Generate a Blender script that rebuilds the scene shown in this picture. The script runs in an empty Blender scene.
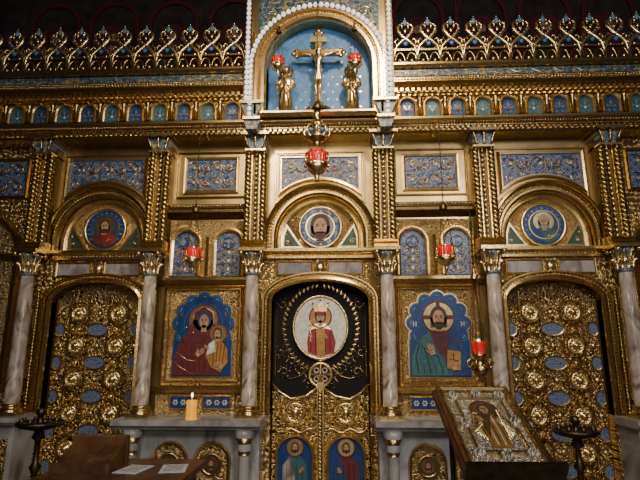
import bpy, math, random
from math import sin, cos, tan, atan, pi, radians
from mathutils import Vector, Matrix
random.seed(3)
F=500.0; TH=radians(12.6); PS=radians(2.5); D=5.2; EYE=1.6
CAM=Vector((D*tan(PS),-D,EYE))
fh=Vector((-sin(PS),cos(PS),0)); Rv=Vector((cos(PS),sin(PS),0)); Zv=Vector((0,0,1))
Fv=fh*cos(TH)+Zv*sin(TH); Uv=-fh*sin(TH)+Zv*cos(TH)
def W(px,py,d=0):
    r=Fv+Rv*((px-320)/F)+Uv*((240-py)/F)
    t=(D-d)/r.y
    p=CAM+r*t
    return (p.x,p.z)
def W3(px,py,d):
    x,z=W(px,py,d); return Vector((x,-d,z))

# ---------------- materials ----------------
def base(name):
    m=bpy.data.materials.new(name); m.use_nodes=True
    nt=m.node_tree; p=nt.nodes['Principled BSDF']; return m,nt,p
def N(nt,t,**k):
    n=nt.nodes.new(t)
    for a,b in k.items(): setattr(n,a,b)
    return n
def coords(nt,scale=(1,1,1)):
    tc=N(nt,'ShaderNodeTexCoord'); mp=N(nt,'ShaderNodeMapping')
    mp.inputs['Scale'].default_value=scale
    nt.links.new(tc.outputs['Object'],mp.inputs[0]); return mp.outputs[0]
def ramp(nt,src,stops,interp='LINEAR'):
    r=N(nt,'ShaderNodeValToRGB'); r.color_ramp.interpolation=interp
    e=r.color_ramp.elements
    while len(e)<len(stops): e.new(0.5)
    for i,(p,c) in enumerate(stops):
        e[i].position=p; e[i].color=(*c,1)
    nt.links.new(src,r.inputs[0]); return r.outputs[0]
def bump(nt,p,src,st,dist=0.01):
    b=N(nt,'ShaderNodeBump'); b.inputs['Strength'].default_value=st; b.inputs['Distance'].default_value=dist
    nt.links.new(src,b.inputs['Height']); nt.links.new(b.outputs[0],p.inputs['Normal'])
def plain(name,c,met=0,ro=.5,em=None,es=0):
    m,nt,p=base(name)
    n=N(nt,'ShaderNodeTexNoise'); n.inputs['Scale'].default_value=25
    nt.links.new(coords(nt),n.inputs['Vector'])
    o=ramp(nt,n.outputs['Fac'],[(0.3,tuple(x*.7 for x in c)),(0.7,tuple(min(1,x*1.15) for x in c))])
    nt.links.new(o,p.inputs['Base Color'])
    p.inputs['Metallic'].default_value=met; p.inputs['Roughness'].default_value=ro
    if em: p.inputs['Emission Color'].default_value=(*em,1); p.inputs['Emission Strength'].default_value=es
    return m
def gold(name,c,ro=.32,sc=30,st=.25,dark=.55):
    m,nt,p=base(name)
    n=N(nt,'ShaderNodeTexNoise'); n.inputs['Scale'].default_value=sc; n.inputs['Detail'].default_value=5
    nt.links.new(coords(nt),n.inputs['Vector'])
    o=ramp(nt,n.outputs['Fac'],[(0.3,tuple(x*dark for x in c)),(0.65,c)])
    nt.links.new(o,p.inputs['Base Color'])
    p.inputs['Metallic'].default_value=.96; p.inputs['Roughness'].default_value=ro
    bump(nt,p,n.outputs['Fac'],st); return m
def filig(name,c1,c2,sc=14,k=34,rnd=.6,ro=.34,st=.5,met=.93,lo=.25,hi=.55):
    m,nt,p=base(name)
    v=N(nt,'ShaderNodeTexVoronoi'); v.inputs['Scale'].default_value=sc; v.inputs['Randomness'].default_value=rnd
    nt.links.new(coords(nt,(1,.001,1)),v.inputs['Vector'])
    a=N(nt,'ShaderNodeMath',operation='MULTIPLY'); a.inputs[1].default_value=k
    s=N(nt,'ShaderNodeMath',operation='SINE'); b=N(nt,'ShaderNodeMath',operation='MULTIPLY_ADD'); b.inputs[1].default_value=.5; b.inputs[2].default_value=.5
    nt.links.new(v.outputs['Distance'],a.inputs[0]); nt.links.new(a.outputs[0],s.inputs[0]); nt.links.new(s.outputs[0],b.inputs[0])
    o=ramp(nt,b.outputs[0],[(lo,c2),(hi,c1)])
    nt.links.new(o,p.inputs['Base Color'])
    p.inputs['Metallic'].default_value=met; p.inputs['Roughness'].default_value=ro
    bump(nt,p,b.outputs[0],st,.012); return m
def enamel(name,stops,sc=12,rnd=.15,ro=.35,scale=(1,.001,1),warp=.06):
    m,nt,p=base(name)
    v=N(nt,'ShaderNodeTexVoronoi'); v.inputs['Scale'].default_value=sc; v.inputs['Randomness'].default_value=rnd
    no=N(nt,'ShaderNodeTexNoise'); no.inputs['Scale'].default_value=22; no.inputs['Detail'].default_value=1
    c=coords(nt,scale)
    nt.links.new(c,no.inputs['Vector'])
    mx=N(nt,'ShaderNodeMix',data_type='VECTOR'); mx.inputs[0].default_value=warp
    nt.links.new(c,mx.inputs[4]); nt.links.new(no.outputs['Color'],mx.inputs[5])
    nt.links.new(mx.outputs[1],v.inputs['Vector'])
    o=ramp(nt,v.outputs['Distance'],stops,'CONSTANT')
    nt.links.new(o,p.inputs['Base Color']); p.inputs['Roughness'].default_value=ro
    bump(nt,p,v.outputs['Distance'],.2); return m
def marble(name,c1,c2,c3,sc=3,dist=6,ro=.25):
    m,nt,p=base(name)
    n=N(nt,'ShaderNodeTexNoise'); n.inputs['Scale'].default_value=sc; n.inputs['Detail'].default_value=8; n.inputs['Distortion'].default_value=dist*.3
    nt.links.new(coords(nt,(1,1,.6)),n.inputs['Vector'])
    o=ramp(nt,n.outputs['Fac'],[(0.3,c3),(0.45,c2),(0.62,c1)])
    nt.links.new(o,p.inputs['Base Color']); p.inputs['Roughness'].default_value=ro; return m

G=gold('gilded_moulding',(.63,.435,.17),.25,40,.1)
GL=gold('bright_gilding',(.9,.68,.33),.25,20,.08,.75)
GP=gold('gilded_plain_panel',(.62,.44,.18),.3,7,.07,.7)
GD=gold('dark_bronze',(.16,.1,.04),.4,30,.3)
GF=filig('gilded_filigree',(.68,.47,.19),(.1,.06,.022),17,30)
GF2=filig('fine_filigree',(.64,.45,.19),(.08,.05,.018),26,26,.8)
GDR=filig('door_filigree',(.62,.44,.19),(.04,.025,.01),20,24,.7,.35,.6,.9,.33,.58)
GS=filig('silver_filigree',(.6,.54,.43),(.2,.165,.12),28,30,.7,.42,.5,.65)
blue=(.012,.03,.13); teal=(.035,.1,.12); wht=(.3,.33,.29); gld=(.36,.25,.09)
EN=enamel('blue_enamel_arabesque',[(0,(.35,.06,.03)),(.08,wht),(.15,blue),(.28,gld),(.34,(.03,.07,.2)),(.48,wht),(.53,blue),(.64,teal)],11,.15,warp=.05)
EN2=enamel('teal_enamel',[(0,gld),(.15,teal),(.3,wht),(.35,(.015,.045,.13)),(.5,(.05,.13,.14)),(.62,gld)],17,.3)
EN3=enamel('rosette_enamel',[(0,gld),(.14,(.45,.48,.47)),(.32,(.02,.045,.13)),(.6,(.18,.22,.3))],13,0)
ENL=enamel('lattice_enamel',[(0,(.02,.035,.1)),(.2,(.2,.25,.36)),(.34,(.025,.045,.13)),(.5,(.26,.28,.33)),(.6,(.03,.04,.1))],34,.1)
BL=plain('deep_blue_enamel',(.01,.04,.16),0,.35)
SKY=plain('sky_blue_enamel',(.05,.2,.46),0,.45)
LB_=plain('pale_blue_enamel',(.12,.26,.38),0,.4)
MAR=marble('onyx_marble',(.52,.46,.39),(.34,.275,.22),(.12,.085,.06),5,7)
MG=marble('grey_marble',(.4,.4,.4),(.27,.26,.26),(.14,.13,.125),4,4)
MB=marble('band_marble',(.34,.31,.3),(.22,.19,.18),(.13,.1,.09),6,5)
CR=plain('cream_beads',(.74,.7,.62),0,.35)
BULB=plain('small_light_bulbs',(.9,.88,.82),0,.3,(1,.93,.84),.9)
VEL=plain('black_velvet',(.006,.005,.006),0,.95)
RED=plain('crimson_paint',(.27,.016,.02),0,.5)
MRN=plain('maroon_paint',(.11,.015,.02),0,.5)
ORG=plain('ochre_paint',(.42,.21,.05),.3,.5)
SKIN=plain('icon_flesh',(.44,.25,.14),0,.5)
HAIR=plain('icon_hair',(.06,.03,.015),0,.6)
GREY=plain('grey_hair',(.3,.27,.23),0,.6)
DBL=plain('mantle_blue',(.014,.042,.14),0,.5)
TEA=plain('robe_teal',(.035,.11,.12),0,.5)
WH=plain('white_paint',(.66,.63,.56),0,.5)
INK=plain('dark_line',(.01,.007,.006),0,.6)
WOOD=marble('brown_wood',(.15,.065,.025),(.1,.04,.016),(.05,.02,.009),9,3,.4)
IRON=gold('dark_brass',(.12,.095,.06),.4,20,.1)
PAP=plain('paper',(.75,.75,.75),0,.7)
RG=plain('red_glass',(.5,.008,.01),0,.12,(1,.015,.02),.4)
FL=plain('flame',(1,.8,.4),0,.5,(1,.6,.25),9)
YG=plain('candle_amber_glass',(.8,.36,.015),0,.3,(1,.36,.01),.7)
GREEN=plain('green_medallion',(.045,.08,.04),.3,.4)

# ---------------- mesh builder ----------------
class B:
    def __init__(s,name): s.name=name; s.v=[]; s.f=[]; s.m=[]; s.sm=[]; s.mats=[]
    def mi(s,m):
        if m not in s.mats: s.mats.append(m)
        return s.mats.index(m)
    def add(s,vs,fs,m,sm=False):
        o=len(s.v); s.v+=[(x,-d,z) for x,d,z in vs]; i=s.mi(m)
        for f in fs: s.f.append(tuple(o+k for k in f)); s.m.append(i); s.sm.append(sm)
    def box(s,x0,x1,d0,d1,z0,z1,m):
        s.add([(x0,d0,z0),(x1,d0,z0),(x1,d1,z0),(x0,d1,z0),(x0,d0,z1),(x1,d0,z1),(x1,d1,z1),(x0,d1,z1)],
              [(0,1,2,3),(4,7,6,5),(0,4,5,1),(1,5,6,2),(2,6,7,3),(3,7,4,0)],m)
    def plate(s,poly,d0,d1,m):
        n=len(poly); vs=[(x,d1,z) for x,z in poly]+[(x,d0,z) for x,z in poly]
        s.add(vs,[tuple(range(n))]+[(i,(i+1)%n,n+(i+1)%n,n+i) for i in range(n)],m)
    def ell(s,x,z,rx,rz,d0,d1,m,n=20,a0=0,a1=2*pi):
        full=abs(a1-a0-2*pi)<1e-6
        c=n if full else n+1
        s.plate([(x+rx*cos(a0+(a1-a0)*i/n),z+rz*sin(a0+(a1-a0)*i/n)) for i in range(c)],d0,d1,m)
    def sweep(s,path,prof,m,closed=False,sm=False):
        n=len(path); vs=[]
        for i in range(n):
            p=Vector(path[i]); a=Vector(path[i-1]) if (i>0 or closed) else None; c=Vector(path[(i+1)%n]) if (i<n-1 or closed) else None
            t1=(p-a).normalized() if a is not None else (c-p).normalized()
            t2=(c-p).normalized() if c is not None else t1
            n1=Vector((-t1.y,t1.x)); n2=Vector((-t2.y,t2.x)); nn=(n1+n2)
            nn=nn/max(.3,nn.dot(n1)) if nn.length>1e-6 else n1
            for o,d in prof: vs.append((p.x+nn.x*o,d,p.y+nn.y*o))
        k=len(prof); fs=[]
        for i in range(n if closed else n-1):
            j=(i+1)%n
            for q in range(k-1): fs.append((i*k+q,j*k+q,j*k+q+1,i*k+q+1))
        s.add(vs,fs,m,sm)
    def hm(s,x0,x1,prof,m):
        k=len(prof); vs=[(x0,d,z) for d,z in prof]+[(x1,d,z) for d,z in prof]
        s.add(vs,[(i,i+1,k+i+1,k+i) for i in range(k-1)]+[tuple(range(k)),tuple(range(k,2*k))],m)
    def lathe(s,x,d,z,prof,m,n=16,axis='z',sy=1,fold=0,nf=0):
        vs=[]
        for r,h in prof:
            for i in range(n):
                a=2*pi*i/n; rr=r*(1+fold*cos(nf*a))
                if axis=='z': vs.append((x+rr*cos(a),d+rr*sin(a)*sy,z+h))
                else: vs.append((x+rr*cos(a),d+h,z+rr*sin(a)*sy))
        k=len(prof); fs=[(i*n+j,i*n+(j+1)%n,(i+1)*n+(j+1)%n,(i+1)*n+j) for i in range(k-1) for j in range(n)]
        fs+=[tuple(range(n)),tuple(range((k-1)*n,k*n))]
        s.add(vs,fs,m,True)
    def tube(s,pts,r,m,n=6,closed=False):
        P=[Vector(p) for p in pts]; L=len(P); vs=[]; ref=None
        for i,p in enumerate(P):
            a=P[i-1] if (i>0 or closed) else p; c=P[(i+1)%L] if (i<L-1 or closed) else p
            t=(c-a).normalized()
            if ref is None: ref=Vector((0,1,0)) if abs(t.y)<.9 else Vector((1,0,0))
            u=(ref-t*ref.dot(t)); u=u.normalized() if u.length>1e-5 else t.orthogonal().normalized()
            ref=u; w=t.cross(u); rr=r[i] if isinstance(r,(list,tuple)) else r
            for j in range(n):
                q=p+u*rr*cos(2*pi*j/n)+w*rr*sin(2*pi*j/n); vs.append(tuple(q))
        fs=[(i*n+j,i*n+(j+1)%n,((i+1)%L)*n+(j+1)%n,((i+1)%L)*n+j) for i in range(L if closed else L-1) for j in range(n)]
        if not closed: fs+=[tuple(range(n)),tuple(range((L-1)*n,L*n))]
        s.add(vs,fs,m,True)
    def ball(s,x,d,z,r,m,n=8,k=5,sc=(1,1,1)):
        vs=[]
        for i in range(k+1):
            a=-pi/2+pi*i/k; rr=max(cos(a),.02)
            for j in range(n): b=2*pi*j/n; vs.append((x+r*sc[0]*rr*cos(b),d+r*sc[1]*rr*sin(b),z+r*sc[2]*sin(a)))
        s.add(vs,[(i*n+j,i*n+(j+1)%n,(i+1)*n+(j+1)%n,(i+1)*n+j) for i in range(k) for j in range(n)],m,True)
    def done(s,parent=None,matrix=None):
        V=s.v; off=Vector((0,0,0))
        if matrix is None:
            xs=[v[0] for v in V]; ys=[v[1] for v in V]; zs=[v[2] for v in V]
            off=Vector(((min(xs)+max(xs))/2,(min(ys)+max(ys))/2,(min(zs)+max(zs))/2))
        me=bpy.data.meshes.new(s.name); me.from_pydata([(v[0]-off.x,v[1]-off.y,v[2]-off.z) for v in V],[],s.f)
        for m in s.mats: me.materials.append(m)
        me.polygons.foreach_set('material_index',s.m); me.polygons.foreach_set('use_smooth',s.sm)
        me.update()
        o=bpy.data.objects.new(s.name,me); bpy.context.collection.objects.link(o)
        if matrix is not None: o.matrix_world=matrix
        else: o.location=off
        if parent: o.parent=parent
        return o
def empty(name):
    e=bpy.data.objects.new(name,None); bpy.context.collection.objects.link(e); return e
def archp(cx,w,zb,zs,h,n=20):
    p=[(cx-w,zb)] if zb<zs-1e-6 else []
    p+=[(cx-w*cos(pi*i/n),zs+h*sin(pi*i/n)) for i in range(n+1)]
    if zb<zs-1e-6: p.append((cx+w,zb))
    return p
def rect(x0,x1,z0,z1): return [(x0,z0),(x0,z1),(x1,z1),(x1,z0)]
def circ(x,z,r,n=24): return [(x+r*cos(-2*pi*i/n),z+r*sin(-2*pi*i/n)) for i in range(n)]
def beads(b,path,r,d,m,step,closed=False):
    P=[Vector(p) for p in path]
    if closed: P.append(P[0])
    acc=0
    for a,c in zip(P[:-1],P[1:]):
        L=(c-a).length; t=acc
        while t<L:
            q=a+(c-a)*(t/L); b.ball(q.x,d,q.y,r,m,6,4); t+=step
        acc=t-L
def offs(path,o):
    out=[]; n=len(path)
    for i in range(n):
        a=Vector(path[max(i-1,0)]); c=Vector(path[min(i+1,n-1)]); t=(c-a).normalized()
        out.append((path[i][0]-t.y*o,path[i][1]+t.x*o))
    return out
def frame(b,x0,x1,z0,z1,w,d,m,h=.03):
    b.sweep(rect(x0,x1,z0,z1),[(0,d),(0,d+h),(w*.4,d+h*1.3),(w*.6,d+h*.6),(w,d+h*.8),(w,d)],m,True)
def scroll(b,x,z,r,d,m,a0=0,sg=1,w=.006):
    b.tube([(x+r*(1-t/9)*cos(a0+sg*t),d,z+r*(1-t/9)*sin(a0+sg*t)) for t in [k*.7 for k in range(12)]],w,m,4)
def vine(b,x0,x1,z,r,d,m=None,n=None):
    m=m or G
    n=n or max(2,int((x1-x0)/(2.1*r)))
    s=(x1-x0)/n
    for i in range(n):
        c=x0+s*(i+.5); sg=1 if i%2 else -1
        scroll(b,c,z,r,d,m,sg*pi/2,1,r*.08); b.ball(c,d,z,r*.22,RED if i%2 else CR,6,4,(1,.5,1))
        b.tube([(c-s*.5,d,z-sg*r*.8),(c-s*.15,d,z-sg*r*1.0),(c+s*.25,d,z-sg*r*.6),(c+s*.5,d,z+sg*r*.8)],r*.08,m,4)
        for k in range(3): b.ball(c-s*.4+s*.2*k,d,z+sg*r*1.05,r*.13,SKY,6,4,(1,.5,1.4))
def rope(b,x,d,z0,z1,R,r,pitch,m,st=2):
    for k in range(st):
        n=int((z1-z0)/pitch*9); b.tube([(x+R*cos(2*pi*((z/n*(z1-z0))/pitch)+2*pi*k/st),d+R*sin(2*pi*((z/n*(z1-z0))/pitch)+2*pi*k/st),z0+(z1-z0)*z/n) for z in range(n+1)],r,m,5)
def boss(b,x,z,r,d,m,m2=None,pet=10):
    b.lathe(x,d,z,[(r,0),(r,.02),(r*.85,.03),(r*.75,.015),(r*.5,.015),(r*.35,.04),(r*.12,.05),(0.002,.05)],m,16,'d')
    for i in range(pet):
        a=2*pi*i/pet; b.ball(x+r*.62*cos(a),d+.02,z+r*.62*sin(a),r*.16,m2 or m,6,4)
def head(b,x,z,s,d,hair=HAIR,beard=True,veil=None,halo=GL,hr=.95,gap=.002):
    if halo:
        b.ell(x,z,s*hr,s*hr,d,d+gap,halo,28)
        b.sweep(circ(x,z,s*hr,28),[(-.05*s,d+gap),(-.03*s,d+gap*3),(.03*s,d+gap*3),(.05*s,d+gap)],MRN,True)
    d+=gap
    h=veil or hair
    b.ell(x,z+.03*s,s*.42,s*.54,d,d+gap,h)
    if beard: b.plate([(x-.42*s,z),(x+.42*s,z),(x+.4*s,z-.5*s),(x-.4*s,z-.5*s)],d,d+gap,h)
    d+=gap
    b.plate([(x-.14*s,z-.3*s),(x+.14*s,z-.3*s),(x+.18*s,z-.7*s),(x-.18*s,z-.7*s)],d,d+gap,SKIN)
    b.ell(x,z-.05*s,s*.29,s*.42,d,d+gap,SKIN); d+=gap
    if beard: b.ell(x,z-.27*s,s*.24,s*.34,d,d+gap,hair,16,pi,2*pi); b.ell(x,z-.27*s,s*.2,s*.05,d,d+gap,hair,12)
    for q in (-1,1):
        b.ell(x+q*.12*s,z-.0*s,s*.05,s*.03,d,d+gap,INK,8)
        b.plate([(x+q*.05*s,z+.06*s),(x+q*.2*s,z+.06*s),(x+q*.2*s,z+.09*s),(x+q*.05*s,z+.09*s)],d,d+gap,INK)
    b.plate([(x-.015*s,z+.03*s),(x+.015*s,z+.03*s),(x+.04*s,z-.14*s),(x-.04*s,z-.14*s)],d,d+gap*2,ORG)
    b.plate([(x-.07*s,z-.24*s),(x+.07*s,z-.24*s),(x+.05*s,z-.275*s),(x-.05*s,z-.275*s)],d+gap,d+gap*2,RED)
def fold(b,pts,d,m,w=.006):
    b.tube([(x,d,z) for x,z in pts],w,m,4)
def bust(b,x,z,r,d,robe,mant,hair,beard=True,halo=GL):
    s=r*.78
    b.plate([(x-.78*r,z-.6*r),(x-.7*r,z-.25*r),(x-.3*r,z-.08*r),(x+.3*r,z-.08*r),(x+.7*r,z-.25*r),(x+.78*r,z-.6*r),(x+.45*r,z-.88*r),(x,z-.98*r),(x-.45*r,z-.88*r)],d,d+.003,robe)
    b.plate([(x-.78*r,z-.6*r),(x-.7*r,z-.25*r),(x-.3*r,z-.08*r),(x-.05*r,z-.5*r),(x,z-.97*r),(x-.45*r,z-.88*r)],d+.003,d+.005,mant)
    b.ell(x,z+.3*r,r*.6,r*.6,d+.001,d+.002,halo,28)
    head(b,x,z+.3*r,s,d+.005,hair,beard,halo=None)
    for k in range(3): fold(b,[(x+.15*r+.15*k*r,z-.2*r),(x+.25*r+.1*k*r,z-.55*r),(x+.1*r+.12*k*r,z-.85*r)],d+.005,GL,.003)
def hand(b,x,z,s,d,ang):
    def R(u,v): return (x+s*(u*cos(ang)-v*sin(ang)),z+s*(u*sin(ang)+v*cos(ang)))
    b.plate([R(-.25,-.3),R(.25,-.3),R(.28,.2),R(-.28,.2)],d,d+.004,SKIN)
    for i,l in enumerate((.55,.65,.6,.45)):
        u=-.22+.145*i; b.plate([R(u-.055,.15),R(u+.055,.15),R(u+.05,.2+l),R(u-.05,.2+l)],d,d+.004,SKIN)
    b.plate([R(-.25,-.15),R(-.28,.1),R(-.5,.35),R(-.55,.25)],d,d+.004,SKIN)

# ---------------- room ----------------
def mural():
    m,nt,p=base('dark_mural')
    n=N(nt,'ShaderNodeTexNoise'); n.inputs['Scale'].default_value=5; n.inputs['Detail'].default_value=6
    c=coords(nt); nt.links.new(c,n.inputs['Vector'])
    o=ramp(nt,n.outputs['Fac'],[(.3,(.01,.009,.009)),(.5,(.035,.02,.017)),(.62,(.027,.027,.034)),(.75,(.07,.045,.025))])
    nt.links.new(o,p.inputs['Base Color']); p.inputs['Roughness'].default_value=.9; return m
MUR=mural()
FLR=marble('stone_floor',(.2,.17,.14),(.14,.12,.1),(.08,.07,.06),2,3,.3)
b=B('wall_back'); b.box(-5.6,5.6,-2.2,-2.0,0,8,MUR)
for i in range(-5,6):
    x=i*1.0+.5; b.sweep(archp(x,.36,5.0,6.9,.36),[(0,-2.0),(0,-1.96),(.06,-1.96),(.06,-2.0)],MRN)
    b.plate(archp(x,.3,5.0,6.9,.3),-2.0,-1.985,MUR)
    head(b,x,6.65,.24,-1.98,halo=MRN)
    b.plate([(x-.24,5.0),(x-.22,6.25),(x-.08,6.42),(x+.08,6.42),(x+.22,6.25),(x+.24,5.0)],-1.985,-1.98,GREEN if i%2 else MRN)
    b.lathe(x+.5,-1.85,5.0,[(.07,0),(.06,.1),(.055,1.4),(.1,1.6)],MRN,12)
b.done()
b=B('wall_left'); b.box(-5.6,-5.4,-2,9,0,8,MUR); b.done()
b=B('wall_right'); b.box(5.4,5.6,-2,9,0,8,MUR); b.done()
b=B('ceiling'); b.box(-5.6,5.6,-2.2,9,8,8.2,MUR); b.done()
b=B('floor'); b.box(-5.6,5.6,-2.2,9,-.2,0,FLR); b.done()

# ---------------- iconostasis ----------------
ICO=empty('iconostasis')
XI,XM,XO,XD,XB=.68,1.73,3.02,2.38,1.2
LS,LB=2.79,2.66
TOP=4.0
b=B('screen_wall')
def bay(cx,xl,xr,hw):
    path=archp(cx,hw,0,2.12,.2)
    b.plate([(xl,0),(xl,LB),(xr,LB),(xr,0)]+path[::-1],-.12,0,GF)
    lun=archp(cx,.47,LB,LS,.47,28)
    b.plate([(xl,LB),(xl,TOP),(xr,TOP),(xr,LB)]+lun[::-1],-.12,0,GP)
    b.plate(archp(cx,.5,LB-.02,LS,.5),-.16,-.09,GF2)
    b.sweep(lun,[(0,-.1),(0,.03),(.02,.05),(.04,.05),(.05,.01),(.075,.01),(.085,.08),(.1,.09),(.12,.08),(.13,0)],G)
    b.sweep(lun,[(-.07,-.09),(-.065,-.05),(-.05,-.045),(-.03,-.06),(-.005,-.03),(0,-.08)],GL)
    beads(b,offs(lun,.062),.013,.02,GL,.036)
    for q in (-1,1):
        tri=[(cx+q*.40,LB+.04),(cx+q*.395,LB+.16),(cx+q*.36,LB+.27),(cx+q*.3,LB+.18),(cx+q*.24,LB+.09),(cx+q*.2,LB+.04)]
        b.plate(tri,-.09,-.07,GREEN)
        b.sweep(tri if q>0 else tri[::-1],[(-.012,-.09),(-.012,-.05),(.008,-.05),(.008,-.09)],GL,True)
        scroll(b,cx+q*.345,LB+.1,.035,-.065,GL,0,q,.005); b.ball(cx+q*.345,-.065,LB+.1,.01,CR,6,4)
        b.ball(cx+q*.365,-.065,LB+.18,.012,GL,6,4)
    b.hm(xl,xr,[(0,LB-.11),(.05,LB-.1),(.05,LB-.07),(.03,LB-.06),(.08,LB-.03),(.08,LB),(0,LB)],G)
    beads(b,[(cx-.48,LB-.065),(cx+.48,LB-.065)],.012,.05,GL,.036)
    for q in (-1,1):
        x0,x1=sorted((cx+q*.09,cx+q*.44)); b.plate(rect(x0,x1,2.4,2.52),0,.015,MB); frame(b,x0,x1,2.4,2.52,.02,0,G,.02)
    b.ball(cx,.03,2.46,.05,GL,10,6,(1,.5,1))
    dp=archp(cx,hw,1.0,2.12,.2)
    b.sweep(dp,[(0,-.12),(0,.03),(.02,.06),(.045,.05),(.05,.01),(.07,.01),(.08,.05),(.095,.05),(.11,0)],G)
    beads(b,offs(dp,.06),.011,.02,GL,.036)
    for q in (-1,1): rope(b,cx+q*(hw+.135),.03,1.0,2.25,.012,.013,.07,G)
    hwp=.43; rr=.66
    low=[(cx+hwp-2*hwp*i/12,LS+math.sqrt(rr*rr-(hwp-2*hwp*i/12)**2)) for i in range(13)]
    poly=[(cx-hwp,3.70),(cx+hwp,3.70)]+low
    b.plate(poly,0,.02,EN)
    b.sweep(poly,[(-.012,.02),(-.01,.04),(0,.04),(.02,.045),(.03,0)],GL,True)
    b.sweep(poly,[(.045,0),(.05,.02),(.065,.02),(.07,0)],G,True)
    vine(b,cx-.4,cx+.4,3.585,.065,.024)
    for q in (-1,1):
        scroll(b,cx+q*.34,3.42,.06,.024,GL,0,q,.006); scroll(b,cx+q*.2,3.475,.035,.024,GL,0,q,.005)
bay(0,-XI,XI,.5)
for q in (-1,1):
    cx=q*XD; x0,x1=sorted((q*XM,q*XO)); bay(cx,x0,x1,.47)
for q in (-1,1):
    x0,x1=sorted((q*XI,q*XM)); c=q*XB
    b.plate(rect(x0,x1,0,TOP),-.12,0,GP)
    b.plate(rect(c-.27,c+.27,3.33,3.68),0,.02,EN); frame(b,c-.27,c+.27,3.33,3.68,.035,0,GL)
    vine(b,c-.26,c+.26,3.59,.065,.024,n=4); vine(b,c-.26,c+.26,3.42,.065,.024,n=4)
    frame(b,c-.37,c+.37,3.26,3.76,.02,0,G,.02)
    b.hm(x0,x1,[(0,3.0),(.06,3.02),(.1,3.06),(.1,3.09),(0,3.1)],GD)
    b.hm(x0,x1,[(0,3.1),(.04,3.12),(.05,3.16),(0,3.18)],G)
    beads(b,[(x0+.08,3.14),(x1-.08,3.14)],.012,.055,GL,.036)
    b.plate(rect(x0+.07,x1-.07,2.34,2.98),0,.01,GF2)
    for k in (-1,1):
        xx=c+k*.23
        ap=archp(xx,.125,2.38,2.73,.125,14)
        b.plate(ap,.01,.03,EN); b.sweep(ap,[(0,.01),(0,.06),(.02,.07),(.03,.04),(.045,.05),(.05,.01)],GL)
        b.ell(xx,2.73,.055,.055,.03,.045,EN3,16)
        b.sweep(circ(xx,2.73,.06,14),[(-.006,.03),(0,.055),(.008,.03)],GL,True)
        for j in range(3):
            for s_ in (-1,1): scroll(b,xx+s_*.055,2.44+.09*j,.042,.034,G,pi/2,s_,.005)
            b.ball(xx,.034,2.45+.09*j,.014,CR,6,4,(1,.5,1.5))
    b.tube([(c,.04,2.38),(c,.04,2.8)],.018,G,8)
    b.hm(x0,x1,[(0,2.27),(.06,2.29),(.09,2.33),(.09,2.36),(0,2.37)],G)
    b.plate(rect(x0+.09,x1-.09,1.26,2.27),0,.01,GF2); frame(b,x0+.12,x1-.12,1.27,2.25,.03,0,G,.04)
    frame(b,c-.365,c+.365,1.315,2.23,.014,.01,GL,.02)
    b.hm(x0,x1,[(0,1.19),(.05,1.2),(.08,1.23),(.05,1.26),(0,1.27)],G)
    b.plate(rect(x0+.07,x1-.07,.99,1.19),0,.01,GF2)
    for k in (-1,1):
        b.plate(rect(c+k*.17-.13,c+k*.17+.13,1.05,1.16),.01,.025,BL); frame(b,c+k*.17-.13,c+k*.17+.13,1.05,1.16,.015,.01,GL,.02)
        for j in (-1,0,1):
            for a in range(6):
                b.ball(c+k*.17+j*.08+.02*cos(a*pi/3),.028,1.105+.02*sin(a*pi/3),.0085,CR,6,4,(1,.4,1))
            b.ball(c+k*.17+j*.08,.028,1.105,.008,GL,6,4)
for q in (-1,1):
    x0,x1=sorted((q*XO,q*5.4))
    b.plate(rect(x0,x1,0,TOP),-.12,0,GF)
    c=q*3.75
    b.plate(rect(c-.45,c+.45,3.3,3.7),0,.02,EN); frame(b,c-.45,c+.45,3.3,3.7,.04,0,G)
    vine(b,c-.43,c+.43,3.6,.07,.024); vine(b,c-.43,c+.43,3.4,.07,.024)
    b.plate(archp(c,.45,1.2,2.6,.45),0,.02,GF2); b.sweep(archp(c,.45,1.2,2.6,.45),[(0,0),(0,.05),(.05,.06),(.08,0)],G)
    b.hm(x0,x1,[(0,LB-.11),(.05,LB-.1),(.08,LB-.03),(0,LB)],G)
b.done(ICO)

b=B('upper_pilasters')
for x in (-XO,-XM,-XI,XI,XM,XO):
    z0,z1=2.72,3.7
    b.box(x-.11,x+.11,0,.13,2.63,3.88,GD)
    for k in (-1,1):
        rope(b,x+k*.082,.17,z0,z1,.019,.022,.1,G)
        b.box(x+k*.044-.006,x+k*.044+.006,.13,.17,z0,z1,GL)
    beads(b,[(x,z0+.03),(x,z1)],.022,.15,GL,.055)
    b.hm(x-.12,x+.12,[(0,2.63),(.25,2.63),(.27,2.66),(.24,2.68),(.26,2.71),(.22,2.73),(0,2.73)],G)
    b.box(x-.11,x+.11,0,.24,3.7,3.72,GL)
    b.plate([(x-.08,3.72),(x-.13,3.86),(x+.13,3.86),(x+.08,3.72)],0,.23,EN2)
    for k in (0,2,4): b.tube([(x-.07+.035*k,.24,3.72),(x-.09+.045*k,.255,3.79),(x-.11+.055*k,.27,3.84),(x-.11+.055*k,.26,3.86)],[.01,.011,.011,.008],G,5)
    b.box(x-.15,x+.15,0,.3,3.86,3.89,G)
b.done(ICO)

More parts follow.
